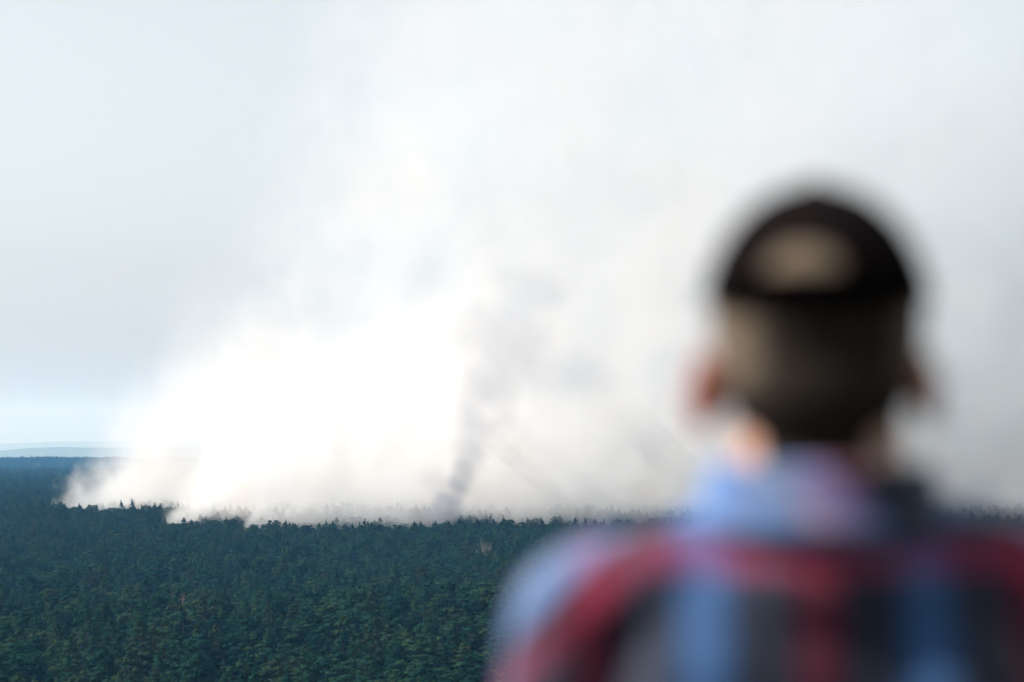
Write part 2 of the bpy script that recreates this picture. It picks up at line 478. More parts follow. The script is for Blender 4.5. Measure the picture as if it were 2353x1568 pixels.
def scatter(name, items, protos, label):
    """one object that instances whole-tree meshes on its points"""
    me = bpy.data.meshes.new(name)
    n = len(items)
    me.vertices.add(n)
    me.vertices.foreach_set('co', np.array([(t[1], t[0], t[2]) for t in items], dtype=np.float32).ravel())
    a = me.attributes.new('tree_scale', 'FLOAT_VECTOR', 'POINT')
    a.data.foreach_set('vector', np.array([(t[4], t[4], t[3]) for t in items], dtype=np.float32).ravel())
    a = me.attributes.new('tree_turn', 'FLOAT_VECTOR', 'POINT')
    a.data.foreach_set('vector', np.array([(rng.gauss(0, .03), rng.gauss(0, .03), rng.uniform(0, 6.28)) for t in items], dtype=np.float32).ravel())
    a = me.attributes.new('tree_kind', 'INT', 'POINT')
    a.data.foreach_set('value', np.array([rng.randrange(len(protos)) for t in items], dtype=np.int32))
    ob = link(bpy.data.objects.new(name, me))
    col = bpy.data.collections.new(name + '_kinds')
    for i, m in enumerate(protos):
        col.objects.link(bpy.data.objects.new('%s_kind_%d' % (name, i), m))
    g = bpy.data.node_groups.new(name, 'GeometryNodeTree')
    g.interface.new_socket('Geometry', in_out='INPUT', socket_type='NodeSocketGeometry')
    g.interface.new_socket('Geometry', in_out='OUTPUT', socket_type='NodeSocketGeometry')
    gi = g.nodes.new('NodeGroupInput'); go = g.nodes.new('NodeGroupOutput')
    ci = g.nodes.new('GeometryNodeCollectionInfo'); ci.inputs['Collection'].default_value = col
    ci.inputs['Separate Children'].default_value = True
    ip = g.nodes.new('GeometryNodeInstanceOnPoints'); ip.inputs['Pick Instance'].default_value = True
    def attr(nm, ty):
        q = g.nodes.new('GeometryNodeInputNamedAttribute'); q.data_type = ty; q.inputs['Name'].default_value = nm
        return [s for s in q.outputs if s.enabled][0]
    g.links.new(gi.outputs[0], ip.inputs['Points']); g.links.new(ci.outputs[0], ip.inputs['Instance'])
    g.links.new(attr('tree_kind', 'INT'), ip.inputs['Instance Index'])
    g.links.new(attr('tree_turn', 'FLOAT_VECTOR'), ip.inputs['Rotation'])
    g.links.new(attr('tree_scale', 'FLOAT_VECTOR'), ip.inputs['Scale'])
    g.links.new(ip.outputs[0], go.inputs[0])
    md = ob.modifiers.new('trees', 'NODES'); md.node_group = g
    tag(ob, label, kind='stuff')
    return ob
scatter('pine_forest', [t for t in rest if not t[5]], [m[2] for m in PM], 'endless dark green pine forest stretching back to the smoke and the horizon')
scatter('broadleaf_woodland', [t for t in rest if t[5]], [m[2] for m in BM_], 'lighter green leafy trees mixed through the far pine forest')

# a few singular trees of the photograph
def at(px, D): return (px - 1176.5) / FP * D
def solo(name, meshes, px, D, sz, label, sx=None):
    x = at(px, D)
    e = place_tree(name, meshes, (D, x, ground(x, D), sz, sx or sz), label, 'tree', None)
    return e
DM = tri_mesh('dead_trunk', dead(5), [M_DEAD])
def bare(px, py_top, D, h, label):
    x = at(px, D); z = CAM_Z - (py_top - 1030) / FP * D
    e = bpy.data.objects.new('bare_tree', None); link(e)
    g = ground(x, D); s = (z - g) / 15.0
    e.location = (x, D, g); e.scale = (h, h, s)
    tag(e, label, 'tree')
    link(bpy.data.objects.new('trunk', DM), e)
bare(1112, 1238, 862, 1.1, 'pale grey bare dead tree standing out among green pines on the slope')
bare(405, 1352, 600, 1.0, 'greyish leafless tree behind the darker front belt of pines')
solo('autumn_tree', YM, 572, 383, 0.98, 'small yellow-orange leafy tree at the bottom edge of the forest', 1.0)
solo('autumn_tree', YM, 745, 376, 0.95, 'yellowing young tree with rusty leaves right of the orange one', 0.6)
solo('autumn_tree', YM, 345, 500, 0.8, 'pale gold-green tree deep between dark pines in the front belt', 0.6)

# ------------------------------------------------------------------ smoke
def smoke_mat(name, col, dens_mul=1.0, aniso=0.15, tint=None, tint_scale=0.012, absorb=None):
    m, t, o = new_mat(name)
    pv = t.nodes.new('ShaderNodeVolumePrincipled')
    at_ = t.nodes.new('ShaderNodeAttribute'); at_.attribute_name = 'density'
    ml = t.nodes.new('ShaderNodeMath'); ml.operation = 'MULTIPLY'; ml.inputs[1].default_value = dens_mul
    t.links.new(at_.outputs['Fac'], ml.inputs[0])
    pv.inputs['Density Attribute'].default_value = ''
    t.links.new(ml.outputs[0], pv.inputs['Density'])
    pv.inputs['Anisotropy'].default_value = aniso
    if absorb: pv.inputs['Absorption Color'].default_value = (*absorb, 1)
    if tint:
        tc = t.nodes.new('ShaderNodeTexCoord')
        nz = noise_node(t, tc.outputs['Object'], tint_scale, 3, 0.5)
        r = ramp(t, nz.outputs['Fac'], [(0.42, col), (0.62, tint)])
        t.links.new(r.outputs[0], pv.inputs['Color'])
    else:
        pv.inputs['Color'].default_value = (*col, 1)
    t.links.new(pv.outputs[0], o.inputs['Volume'])
    return m

def smoke_volume(name, lo, hi, vox, mat, field, label):
    """a voxel cloud filled by a field of node maths; field(ng, x, y, z, pos) -> N density"""
    vd = bpy.data.volumes.new(name)
    ob = link(bpy.data.objects.new(name, vd))
    g = bpy.data.node_groups.new(name, 'GeometryNodeTree')
    g.interface.new_socket('Geometry', in_out='INPUT', socket_type='NodeSocketGeometry')
    g.interface.new_socket('Geometry', in_out='OUTPUT', socket_type='NodeSocketGeometry')
    go = g.nodes.new('NodeGroupOutput')
    vc = g.nodes.new('GeometryNodeVolumeCube')
    vc.inputs['Min'].default_value = lo; vc.inputs['Max'].default_value = hi
    for ax, v, a, b in zip('XYZ', vox, lo, hi):
        vc.inputs['Resolution ' + ax].default_value = max(2, int((b - a) / v))
    p = g.nodes.new('GeometryNodeInputPosition')
    sx = g.nodes.new('ShaderNodeSeparateXYZ'); g.links.new(p.outputs[0], sx.inputs[0])
    x, y, z = (N(g, s) for s in sx.outputs)
    d = field(g, x, y, z, p.outputs[0])
    # fade to nothing at the faces of the box
    for c, a, b in ((x, lo[0], hi[0]), (y, lo[1], hi[1]), (z, lo[2], hi[2])):
        w = min(18.0, (b - a) * 0.12)
        d = d * c.smooth(a, a + w) * c.smooth(b, b - w)
    g.links.new(d.s, vc.inputs['Density'])
    sm = g.nodes.new('GeometryNodeSetMaterial'); sm.inputs['Material'].default_value = mat
    g.links.new(vc.outputs[0], sm.inputs[0]); g.links.new(sm.outputs[0], go.inputs[0])
    vd.materials.append(mat)
    md = ob.modifiers.new('cloud', 'NODES'); md.node_group = g
    tag(ob, label, kind='stuff')
    return ob

def nz(g, pos, scale, detail, off=(0, 0, 0), stretch=(1, 1, 1), rough=0.55, dist=0.0):
    mp = g.nodes.new('ShaderNodeVectorMath'); mp.operation = 'MULTIPLY_ADD'
    g.links.new(pos, mp.inputs[0]); mp.inputs[1].default_value = stretch; mp.inputs[2].default_value = [q * 137.0 for q in off]
    n = noise_node(g, mp.outputs[0], scale, detail, rough, dist)
    return N(g, n.outputs['Fac'])

ZB = 22.0       # about the height of the trees at the fire
def px2x(px, D=1080.0): return (px - 1176.5) / FP * D
def py2z(py, D=1080.0): return CAM_Z - (py - 1030) / FP * D

def field_main(g, x, y, z, pos):
    h = (z - ZB).max(0.0)
    n1 = nz(g, pos, 0.011, 5, (3, 1, 7), (1, 1, 0.7), 0.62)
    n2 = nz(g, pos, 0.040, 5, (11, 5, 2), (1, 1, 0.8), 0.65)
    wob = (n1 - 0.5) * 260.0 + (n2 - 0.5) * 120.0
    # the white wall that rises from the fire line and leans to the right
    hq = h.min(134.0)
    xl = -150.0 + hq * 0.75 - (hq * hq) * 0.0028 + (h - hq) * 0.12                       # left face at height h
    front = 1052.0 + (h * 0.30).min(60.0)
    soft = 4.0 + h * 0.20
    side = ((x - xl) + wob * (h * 0.014 + 0.12).min(1.0)) / soft
    fr = (y - front + wob * (h * 0.008 + 0.08).min(0.8)) / soft
    wall = side.min(fr).clamp()
    rho = (h * -0.055).exp() * 0.016 + (h * -0.008).exp() * 0.0085 + 0.0014
    fade_r = (x - h * 0.4).smooth(260.0, -40.0) * 0.65 + 0.35
    a = wall * rho * fade_r * ((n1 * 0.5 + n2 * 0.5 - 0.43) * 11.0).clamp() * 1.6
    # the thinner, bluish puff at the far left
    xl2 = -216.0 + h * 0.45
    side2 = ((x - xl2) + wob * 0.35 * (h * 0.03 + 0.15).min(1.0)) / (2.5 + h * 0.20)
    fr2 = (y - 1185.0 + wob * 0.3) / 10.0
    puff = side2.min(fr2).clamp()
    rho2 = (h * -0.022).exp() * 0.028 + (h * -0.015).exp() * 0.0050
    b = puff * rho2 * (((n2 - 0.42) * 7.0).clamp() * 1.0 + 0.25)
    # the wide thin veil drifting up over everything
    n3 = nz(g, pos, 0.0055, 4, (1, 8, 3), (1, 1, 1))
    xl3 = -170.0 + h * 0.35
    veil = ((x - xl3 + (n3 - 0.5) * 220.0) / (60.0 + h * 0.8)).clamp() * y.smooth(1090.0, 1200.0)
    c = veil * 0.0030 * ((n3 - 0.38) * 4.5).clamp()
    return (a + b + c).max(0.0)

def field_base(g, x, y, z, pos):
    h = (z - ZB + 4.0).max(0.0)
    n1 = nz(g, pos, 0.030, 5, (5, 2, 1), (1, 1, 0.75), 0.6)
    n2 = nz(g, pos, 0.10, 4, (7, 3, 9), (1, 1, 0.85), 0.6)
    wob = (n1 - 0.5) * 150.0 + (n2 - 0.5) * 80.0
    soft = 1.5 + h * 0.035
    total = None
    # foot of each column: x, y, half width, lean per metre, density
    for (px, D, hw, lean, rho, hgt) in ((368, 1042, 8, 0.85, 0.15, 60), (545, 1038, 12, 0.72, 0.15, 62), (655, 1046, 16, 0.60, 0.11, 60),
                                  (800, 1058, 20, 0.50, 0.10, 60), (905, 1048, 12, 0.42, 0.10, 55), (1130, 1075, 24, 0.40, 0.06, 55),
                                  (1330, 1135, 42, 0.35, 0.03, 70), (1600, 1150, 45, 0.35, 0.03, 70), (112, 1182, 6, 0.75, 0.12, 34), (170, 1186, 14, 0.45, 0.08, 34), (250, 1190, 20, 0.4, 0.05, 34)):
        cx = px2x(px, D) + hw
        w = h * 0.34 + hw
        dx = ((x - cx) - h * lean) / w
        dy = ((y - D) - h * 0.25) / (h * 0.34 + min(hw, 14))
        dist = (dx * dx + dy * dy).sqrt()
        s = ((1.0 - dist) * w + wob * (h * 0.018 + 0.10).min(0.9)) / soft
        c = s.clamp() * ((h * (-1.6 / hgt)).exp() * (rho * 0.55))
        total = c if total is None else total.max(c)
    n4 = nz(g, pos, 0.050, 5, (1, 6, 2), (1.1, 1, 0.85), 0.62)
    return total * z.smooth(128.0, 60.0) * (((n4 - 0.42) * 9.0).clamp() * 1.2 + 0.12)

def field_dark(g, x, y, z, pos):
    n1 = nz(g, pos, 0.060, 6, (2, 9, 4), (1, 1, 0.8), 0.68)
    n2 = nz(g, pos, 0.020, 4, (8, 1, 5), (1, 1, 0.8), 0.6)
    total = None
    for (px, py, rx, rz, rho) in ((1022, 1184, 50, 32, .17), (1036, 1150, 38, 34, .12), (1050, 1118, 36, 38, .085), (1008, 1105, 44, 40, .035), (1062, 1072, 36, 46, .062), (1074, 1028, 44, 52, .042), (1090, 975, 58, 64, .028),
                                  (1120, 900, 78, 84, .018), (1175, 790, 120, 115, .009), (1300, 860, 120, 95, .009), (1215, 680, 100, 70, .008)):
        k = 1036.0 / FP; rx_, rz_ = rx * k, rz * k
        dx = (x - (px - 1176.5) * k) / rx_; dz = (z - (CAM_Z - (py - 1030) * k)) / rz_; dy = (y - (1034.0 + rx_ * 0.3)) / rx_
        d = 1.15 - (dx * dx + dy * dy + dz * dz).sqrt() + (n1 - 0.5) * 3.2 + (n2 - 0.5) * 1.8
        c = (d * 1.1).clamp() * rho
        total = c if total is None else total.max(c)
    return total

M_SW = smoke_mat('white_smoke', (0.885, 0.900, 0.915), 1.0, 0.4, (0.915, 0.875, 0.84), 0.018, absorb=(0.0, 0.0, 0.0))
M_SB = smoke_mat('fresh_smoke', (0.966, 0.974, 0.984), 0.65, 0.35, (0.972, 0.954, 0.932), 0.03)
M_SG = smoke_mat('shaded_smoke', (0.60, 0.68, 0.73), 1.35, 0.3)  # shade from the thick plume put into this greyer colour
M_SD = smoke_mat('dark_smoke', (0.47, 0.48, 0.52), 1.8, 0.2)
smoke_volume('smoke', (-300, 1040, 14), (380, 1330, 320), (3.4, 4.0, 3.0), M_SW, field_main,
             'high white wall of smoke drifting right above the burning forest')
smoke_volume('smoke', (-250, 1020, 10), (200, 1235, 132), (1.4, 2.0, 1.4), M_SB, field_base,
             'dense white smoke billowing out of the tree tops along the fire line')
smoke_volume('smoke', (-64, 1008, 12), (110, 1090, 190), (1.3, 1.8, 1.3), M_SD, field_dark,
             'dark grey smoke column rising in front of the white smoke')

def field_right(g, x, y, z, pos):
    n1 = nz(g, pos, 0.012, 5, (6, 2, 9), (1.0, 1, 0.8), 0.6)
    n2 = nz(g, pos, 0.045, 4, (4, 4, 1), (1.0, 1, 0.8), 0.6)
    lean = x - (z * 0.25)
    a = lean.smooth(20.0, 230.0) * ((n1 * 0.65 + n2 * 0.35 - 0.40) * 6.0).clamp()
    return a * 0.0085 * (z.smooth(330.0, 60.0) * 0.7 + 0.3)
smoke_volume('smoke', (0, 1150, 14), (400, 1330, 325), (4.0, 5.0, 4.0), M_SG, field_right,
             'thin drifting smoke over the right half, its shade coloured in blue-grey')
# ------------------------------------------------------------------ the person watching the fire
def rotz(p, a, c=(0, 0)):
    x, y = p[0] - c[0], p[1] - c[1]
    return Vector((c[0] + x * math.cos(a) - y * math.sin(a), c[1] + x * math.sin(a) + y * math.cos(a), p[2]))

def add_ell(bm, c, r, rot=None, seg=28, rings=18):
    M = Matrix.Translation(c) @ (rot.to_4x4() if rot else Matrix.Identity(4)) @ Matrix.Diagonal((*r, 1))
    bmesh.ops.create_uvsphere(bm, u_segments=seg, v_segments=rings, radius=1.0, matrix=M)

def add_cap(bm, p0, p1, r0, r1, seg=20):
    """tapered round-ended limb"""
    p0, p1 = Vector(p0), Vector(p1)
    q = (p1 - p0).to_track_quat('Z', 'Y').to_matrix().to_4x4(); L = (p1 - p0).length
    rings = []
    for t in [-80, -55, -28, 0]: rings.append((r0 * math.sin(R(t)), r0 * math.cos(R(t))))
    for t in [0, 28, 55, 80]: rings.append((L + r1 * math.sin(R(t)), r1 * math.cos(R(t))))
    vs_ = []
    for z, r in rings:
        vs_.append([bm.verts.new(Matrix.Translation(p0) @ q @ Vector((r * math.cos(2 * math.pi * i / seg), r * math.sin(2 * math.pi * i / seg), z))) for i in range(seg)])
    for a, b in zip(vs_[:-1], vs_[1:]):
        for i in range(seg): bm.faces.new((a[i], a[(i + 1) % seg], b[(i + 1) % seg], b[i]))
    bm.faces.new(list(reversed(vs_[0]))); bm.faces.new(vs_[-1])

def add_loft(bm, secs, seg=36, power=2.3):
    """stacked super-ellipse sections (cx, cy, z, rx, ry)"""
    vs_ = []
    for cx, cy_, z, rx, ry in secs:
        ring = []
        for i in range(seg):
            a = 2 * math.pi * i / seg; c, s = math.cos(a), math.sin(a)
            ring.append(bm.verts.new((cx + rx * math.copysign(abs(c) ** (2 / power), c), cy_ + ry * math.copysign(abs(s) ** (2 / power), s), z)))
        vs_.append(ring)
    for a, b in zip(vs_[:-1], vs_[1:]):
        for i in range(seg): bm.faces.new((a[i], a[(i + 1) % seg], b[(i + 1) % seg], b[i]))
    bm.faces.new(list(reversed(vs_[0]))); bm.faces.new(vs_[-1])

def fuse(name, bm, voxel, smooth, mats):
    """melt overlapping closed shapes into one continuous skin"""
    me = bpy.data.meshes.new(name + '_raw')
    bmesh.ops.recalc_face_normals(bm, faces=bm.faces); bm.to_mesh(me); bm.free()
    o = bpy.data.objects.new(name + '_raw', me); COL.objects.link(o)
    m = o.modifiers.new('r', 'REMESH'); m.mode = 'VOXEL'; m.voxel_size = voxel; m.use_smooth_shade = True
    m = o.modifiers.new('s', 'SMOOTH'); m.factor = 0.5; m.iterations = smooth
    dg = bpy.context.evaluated_depsgraph_get(); dg.update()
    out = bpy.data.meshes.new_from_object(o.evaluated_get(dg)); out.name = name
    bpy.data.objects.remove(o); bpy.data.meshes.remove(me)
    out.materials.clear()
    for mm in mats: out.materials.append(mm)
    return out

resting = [m for ob in COL.objects for m in ob.modifiers]
for m in resting: m.show_viewport = False      # keep the big clouds and forests out of the small updates below
YAW = R(-9)
def hd(p): return rotz((p[0] * 1.07, p[1] * 1.04, p[2]), YAW)
HR = Matrix.Rotation(YAW, 3, 'Z') @ Matrix.Diagonal((1.07, 1.04, 1.0))

M_SKIN = simple_mat('skin', (0.40, 0.22, 0.155), (0.46, 0.26, 0.19), 30, 0.5, 0.05, 0.45)
def hair_mat():
    """cropped hair: thin on the crown, faded above the ears"""
    m, t, o = new_mat('cropped_hair')
    b = t.nodes.new('ShaderNodeBsdfPrincipled'); b.inputs['Roughness'].default_value = 0.85; b.inputs['Specular IOR Level'].default_value = 0.1
    tc = t.nodes.new('ShaderNodeTexCoord'); sx = t.nodes.new('ShaderNodeSeparateXYZ'); t.links.new(tc.outputs['Object'], sx.inputs[0])
    x, y, z = (N(t, q) for q in sx.outputs)
    crown = z.smooth(1.668, 1.700)
    fade = x.abs().smooth(0.042, 0.074) * z.smooth(1.59, 1.63)
    n = noise_node(t, tc.outputs['Object'], 260, 3)
    f = (crown.max(fade) * 0.85 + N(t, n.outputs['Fac']) * 0.15)
    r = ramp(t, f.s, [(0.0, (0.007, 0.005, 0.004)), (1.0, (0.13, 0.098, 0.070))])
    t.links.new(r.outputs[0], b.inputs['Base Color']); t.links.new(b.outputs[0], o.inputs[0])
    return m
M_HAIR = hair_mat()
M_CAP = simple_mat('black_cap_cloth', (0.004, 0.003, 0.0032), (0.007, 0.0045, 0.005), 300, 1.0, 0.2, spec=0.03)
M_JEANS = simple_mat('denim', (0.015, 0.03, 0.07), (0.03, 0.05, 0.10), 60, 0.9, 0.2)
M_SHOE = simple_mat('shoe_leather', (0.02, 0.017, 0.015), (0.035, 0.03, 0.028), 40, 0.5)
M_SOLE = simple_mat('shoe_sole', (0.5, 0.5, 0.48), (0.6, 0.6, 0.58), 40, 0.7)
M_EYE = simple_mat('eye_white', (0.7, 0.68, 0.66), (0.75, 0.73, 0.72), 10, 0.2)
M_BUTTON = simple_mat('shirt_button', (0.6, 0.6, 0.62), (0.7, 0.7, 0.72), 10, 0.3)

def plaid_mat():
    m, t, o = new_mat('plaid_cotton')
    b = t.nodes.new('ShaderNodeBsdfPrincipled'); b.inputs['Roughness'].default_value = 0.85
    b.inputs['Specular IOR Level'].default_value = 0.2
    b.inputs['Sheen Weight'].default_value = 0.25
    a = t.nodes.new('ShaderNodeAttribute'); a.attribute_name = 'plaid'
    sx = t.nodes.new('ShaderNodeSeparateXYZ'); t.links.new(a.outputs['Vector'], sx.inputs[0])
    def band(sock, centre):
        n = N(t, sock)
        f = ((n - centre) / 0.17)
        fr = N(t, t.nodes.new('ShaderNodeMath').outputs[0]); nd = fr.s.node; nd.operation = 'FRACT'
        t.links.new((f + 100.5).s, nd.inputs[0])
        d = (fr - 0.5).abs()                     # 0 at the red stripe, 0.5 between two of them
        r = ramp(t, d.s, [(0.0, (0.13, 0.005, 0.022)), (0.09, (0.13, 0.005, 0.022)), (0.11, (0.003, 0.006, 0.018)),
                          (0.21, (0.003, 0.006, 0.018)), (0.22, (0.05, 0.06, 0.09)), (0.236, (0.05, 0.06, 0.09)), (0.25, (0.003, 0.008, 0.024)), (0.37, (0.004, 0.012, 0.036)), (0.39, (0.024, 0.09, 0.23)), (0.5, (0.036, 0.12, 0.30))])
        return r.outputs[0]
    c1 = band(sx.outputs[0], -0.014)
    q = (N(t, sx.outputs[1]) - 1.474) / 0.20 + 100.5
    fr = t.nodes.new('ShaderNodeMath'); fr.operation = 'FRACT'; t.links.new(q.s, fr.inputs[0])
    RD, NV, BL, WH = (0.20, 0.007, 0.038), (0.002, 0.004, 0.014), (0.11, 0.19, 0.40), (0.22, 0.27, 0.38)
    c2 = ramp(t, fr.outputs[0], [(0.0, NV), (0.41, NV), (0.425, RD), (0.56, RD), (0.575, NV), (0.64, NV), (0.66, BL), (0.80, BL), (0.81, WH), (0.84, WH), (0.85, BL), (0.93, BL), (0.95, NV)]).outputs[0]
    w = t.nodes.new('ShaderNodeTexWave'); w.inputs['Scale'].default_value = 220; t.links.new(a.outputs['Vector'], w.inputs['Vector'])
    mx = t.nodes.new('ShaderNodeMix'); mx.data_type = 'RGBA'
    f = N(t, w.outputs['Fac']) * 0.2 + 0.40
    t.links.new(f.s, mx.inputs[0]); t.links.new(c1, mx.inputs[6]); t.links.new(c2, mx.inputs[7])
    t.links.new(mx.outputs[2], b.inputs['Base Color'])
    t.links.new(b.outputs[0], o.inputs[0])
    return m
M_PLAID = plaid_mat()

person = bpy.data.objects.new('person', None); link(person)
PX, PY = (1878 - 1176.5) / FP * 1.95, 1.95
GZ = CAM_Z - 1.555
person.location = (PX, PY, GZ)
tag(person, 'person seen from behind in a black cap and plaid shirt, watching the smoke', 'person')

# body: one continuous skin
bm = bmesh.new()
add_ell(bm, hd((0, 0, 1.657)), (0.078, 0.096, 0.100), HR)
add_ell(bm, hd((0, -0.008, 1.615)), (0.068, 0.080, 0.072), HR)
add_ell(bm, hd((0, 0.035, 1.602)), (0.060, 0.066, 0.082), HR)
add_ell(bm, hd((0, 0.078, 1.548)), (0.024, 0.020, 0.018), HR)
add_ell(bm, hd((0, -0.055, 1.600)), (0.058, 0.040, 0.050), HR)
for s in (-1, 1):
    add_ell(bm, hd((s * 0.040, 0.070, 1.612)), (0.020, 0.020, 0.018), HR)         # cheeks
    add_cap(bm, hd((s * 0.012, 0.088, 1.668)), hd((s * 0.044, 0.078, 1.668)), 0.010, 0.008)   # brow
    er = HR @ Matrix.Rotation(s * R(20), 3, 'Z') @ Matrix.Rotation(R(-10), 3, 'X')
    add_ell(bm, hd(((-0.0880 if s < 0 else 0.0835), -0.008, 1.600)), (0.0050, 0.021, 0.036) if s < 0 else (0.0050, 0.018, 0.033), er)
    add_ell(bm, hd((s * 0.079, 0.004, 1.598)), (0.010, 0.012, 0.022), HR)
add_cap(bm, hd((0, 0.092, 1.655)), hd((0, 0.114, 1.612)), 0.008, 0.012)
for s in (-1, 1): add_ell(bm, hd((s * 0.010, 0.106, 1.608)), (0.008, 0.009, 0.007))
add_ell(bm, hd((0, 0.096, 1.584)), (0.024, 0.009, 0.006), HR)
add_ell(bm, hd((0, 0.095, 1.573)), (0.021, 0.009, 0.007), HR)
add_cap(bm, (0, -0.004, 1.60), (0, -0.018, 1.46), 0.066, 0.073)
add_ell(bm, (0, 0, 1.28), (0.150, 0.100, 0.20)); add_ell(bm, (0, 0, 1.07), (0.135, 0.095, 0.18)); add_ell(bm, (0, 0, 0.94), (0.155, 0.105, 0.12))
for s in (-1, 1):
    lift = 0.024 if s > 0 else 0.012
    add_cap(bm, (s * 0.03, -0.02, 1.45), (s * 0.175, -0.012, 1.405 + lift), 0.048, 0.045)
    add_cap(bm, (s * 0.182, -0.012, 1.400 + lift), (s * 0.222, -0.025, 1.13), 0.048, 0.038)
    add_cap(bm, (s * 0.222, -0.025, 1.13), (s * 0.240, 0.045, 0.885), 0.037, 0.026)
    hc = Vector((s * 0.243, 0.062, 0.835))
    add_cap(bm, (s * 0.240, 0.045, 0.885), hc + Vector((0, 0.005, -0.02)), 0.025, 0.022)
    add_ell(bm, hc + Vector((0, 0.004, -0.01)), (0.015, 0.037, 0.045))
    for k, (fy, ln) in enumerate(((0.032, 0.070), (0.011, 0.078), (-0.011, 0.073), (-0.031, 0.057))):
        a = hc + Vector((0, fy * 0.9, -0.040)); b_ = hc + Vector((-s * 0.006, fy * 1.25 + 0.004, -0.046 - ln * 0.45))
        c_ = hc + Vector((-s * 0.024, fy * 1.25 + 0.008, -0.040 - ln * 0.88))
        add_cap(bm, a, b_, 0.0095, 0.0085, 10); add_cap(bm, b_, c_, 0.0085, 0.007, 10)
    a = hc + Vector((-s * 0.004, 0.030, 0.012)); b_ = hc + Vector((-s * 0.012, 0.056, -0.018)); c_ = hc + Vector((-s * 0.018, 0.062, -0.048))
    add_cap(bm, a, b_, 0.012, 0.0095, 10); add_cap(bm, b_, c_, 0.0095, 0.008, 10)
    add_cap(bm, (s * 0.085, 0, 0.92), (s * 0.100, 0, 0.50), 0.082, 0.055)
    add_cap(bm, (s * 0.100, 0, 0.50), (s * 0.108, -0.02, 0.085), 0.053, 0.036)
    add_cap(bm, (s * 0.108, -0.025, 0.060), (s * 0.118, 0.14, 0.040), 0.038, 0.030)
body = link(bpy.data.objects.new('body', fuse('body', bm, 0.0048, 5, [M_SKIN])), person)
for s in (-1, 1):
    bm = bmesh.new(); add_ell(bm, hd((s * 0.031, 0.083, 1.648)), (0.0115, 0.0115, 0.0115))
    me = bpy.data.meshes.new('eye'); bm.to_mesh(me); bm.free(); me.materials.append(M_EYE)
    link(bpy.data.objects.new('eye', me), person)

# cropped hair: a close shell over the back and top of the skull
bm = bmesh.new()
add_ell(bm, hd((0, 0, 1.657)), (0.0805, 0.0985, 0.1025), HR, 60, 44)
add_ell(bm, hd((0, -0.008, 1.615)), (0.0705, 0.0825, 0.0745), HR, 50, 36)
add_ell(bm, hd((0, -0.055, 1.600)), (0.0605, 0.0425, 0.052), HR, 40, 30)
add_cap(bm, (0, -0.006, 1.60), (0, -0.018, 1.50), 0.0685, 0.0745, 40)  # dark hair carried down the nape, standing in for shade on the neck
hm = fuse('hair', bm, 0.004, 4, [M_HAIR])
b2 = bmesh.new(); b2.from_mesh(hm)
def hair_gone(c):
    p = rotz(c, -YAW)
    edge = 1.505 + 0.008 * math.sin(p.x * 55) ** 2
    if p.y > -0.028: edge = 1.585 + (p.y + 0.028) * 1.1
    if abs(p.x) > 0.043 and p.y > -0.07: edge = max(edge, 1.572)
    return p.z < edge + 0.002 * mnoise.noise(c * 200)
bmesh.ops.delete(b2, geom=[f for f in b2.faces if hair_gone(f.calc_center_median())], context='FACES')
b2.to_mesh(hm); b2.free()
link(bpy.data.objects.new('hair', hm), person)

# baseball cap: half-open at the back above the strap
def cap_dome():
    bm = bmesh.new(); nu, nv = 144, 60
    C0 = Vector((0, 0.002, 1.655)); rr = (0.0875, 0.107, 0.1140)
    grid = []
    for j in range(nv + 1):
        row = []
        for i in range(nu):
            a = 2 * math.pi * i / nu
            # lower rim: higher over the ears than on the forehead
            zr = 1.668 + 0.006 * math.cos(a * 2) 
            k0 = math.asin(min(0.9, (zr - C0.z) / rr[2]))
            k = k0 + (math.pi / 2 - k0) * j / nv
            pan = 1 - 0.006 * max(0, 1 - abs(((a / (math.pi / 3)) % 1) - 0.0) * 14) - 0.006 * max(0, 1 - abs(((a / (math.pi / 3)) % 1) - 1.0) * 14)
            row.append(bm.verts.new(C0 + Vector((rr[0] * math.cos(a) * math.cos(k) * pan, rr[1] * math.sin(a) * math.cos(k) * pan, rr[2] * math.sin(k)))))
        grid.append(row)
    for j in range(nv):
        for i in range(nu):
            f = (grid[j][i], grid[j][(i + 1) % nu], grid[j + 1][(i + 1) % nu], grid[j + 1][i])
            c = sum((v.co for v in f), Vector()) / 4
            if c.y < 0:
                w = ((c.x + 0.009) / 0.032); top = 1.689 + 0.033 * math.sqrt(max(0, 1 - w * w)) if abs(w) < 1 else 0
                if 1.688 < c.z < top: continue
            if j == nv - 1: bm.faces.new((grid[j][i], grid[j][(i + 1) % nu], grid[nv][0])) if False else bm.faces.new(f)
            else: bm.faces.new(f)
    bmesh.ops.remove_doubles(bm, verts=bm.verts, dist=0.0004)
    bmesh.ops.solidify(bm, geom=bm.faces[:], thickness=0.0022)
    bmesh.ops.transform(bm, matrix=HR.to_4x4(), verts=bm.verts)
    me = bpy.data.meshes.new('cap'); bm.to_mesh(me); bm.free(); me.materials.append(M_CAP)
    me.polygons.foreach_set('use_smooth', [True] * len(me.polygons))
    return me
cap = link(bpy.data.objects.new('cap', cap_dome()), person)
tag(cap, 'black baseball cap with an arched opening at the back')
def plate(name, rows, th, mat, parent):
    bm = bmesh.new(); g = [[bm.verts.new(hd(p)) for p in r] for r in rows]
    for a, b in zip(g[:-1], g[1:]):
        for i in range(len(a) - 1): bm.faces.new((a[i], a[i + 1], b[i + 1], b[i]))
    bmesh.ops.solidify(bm, geom=bm.faces[:], thickness=th)
    me = bpy.data.meshes.new(name); bm.to_mesh(me); bm.free(); me.materials.append(mat)
    me.polygons.foreach_set('use_smooth', [True] * len(me.polygons))
    return link(bpy.data.objects.new(name, me), parent)
rows = []
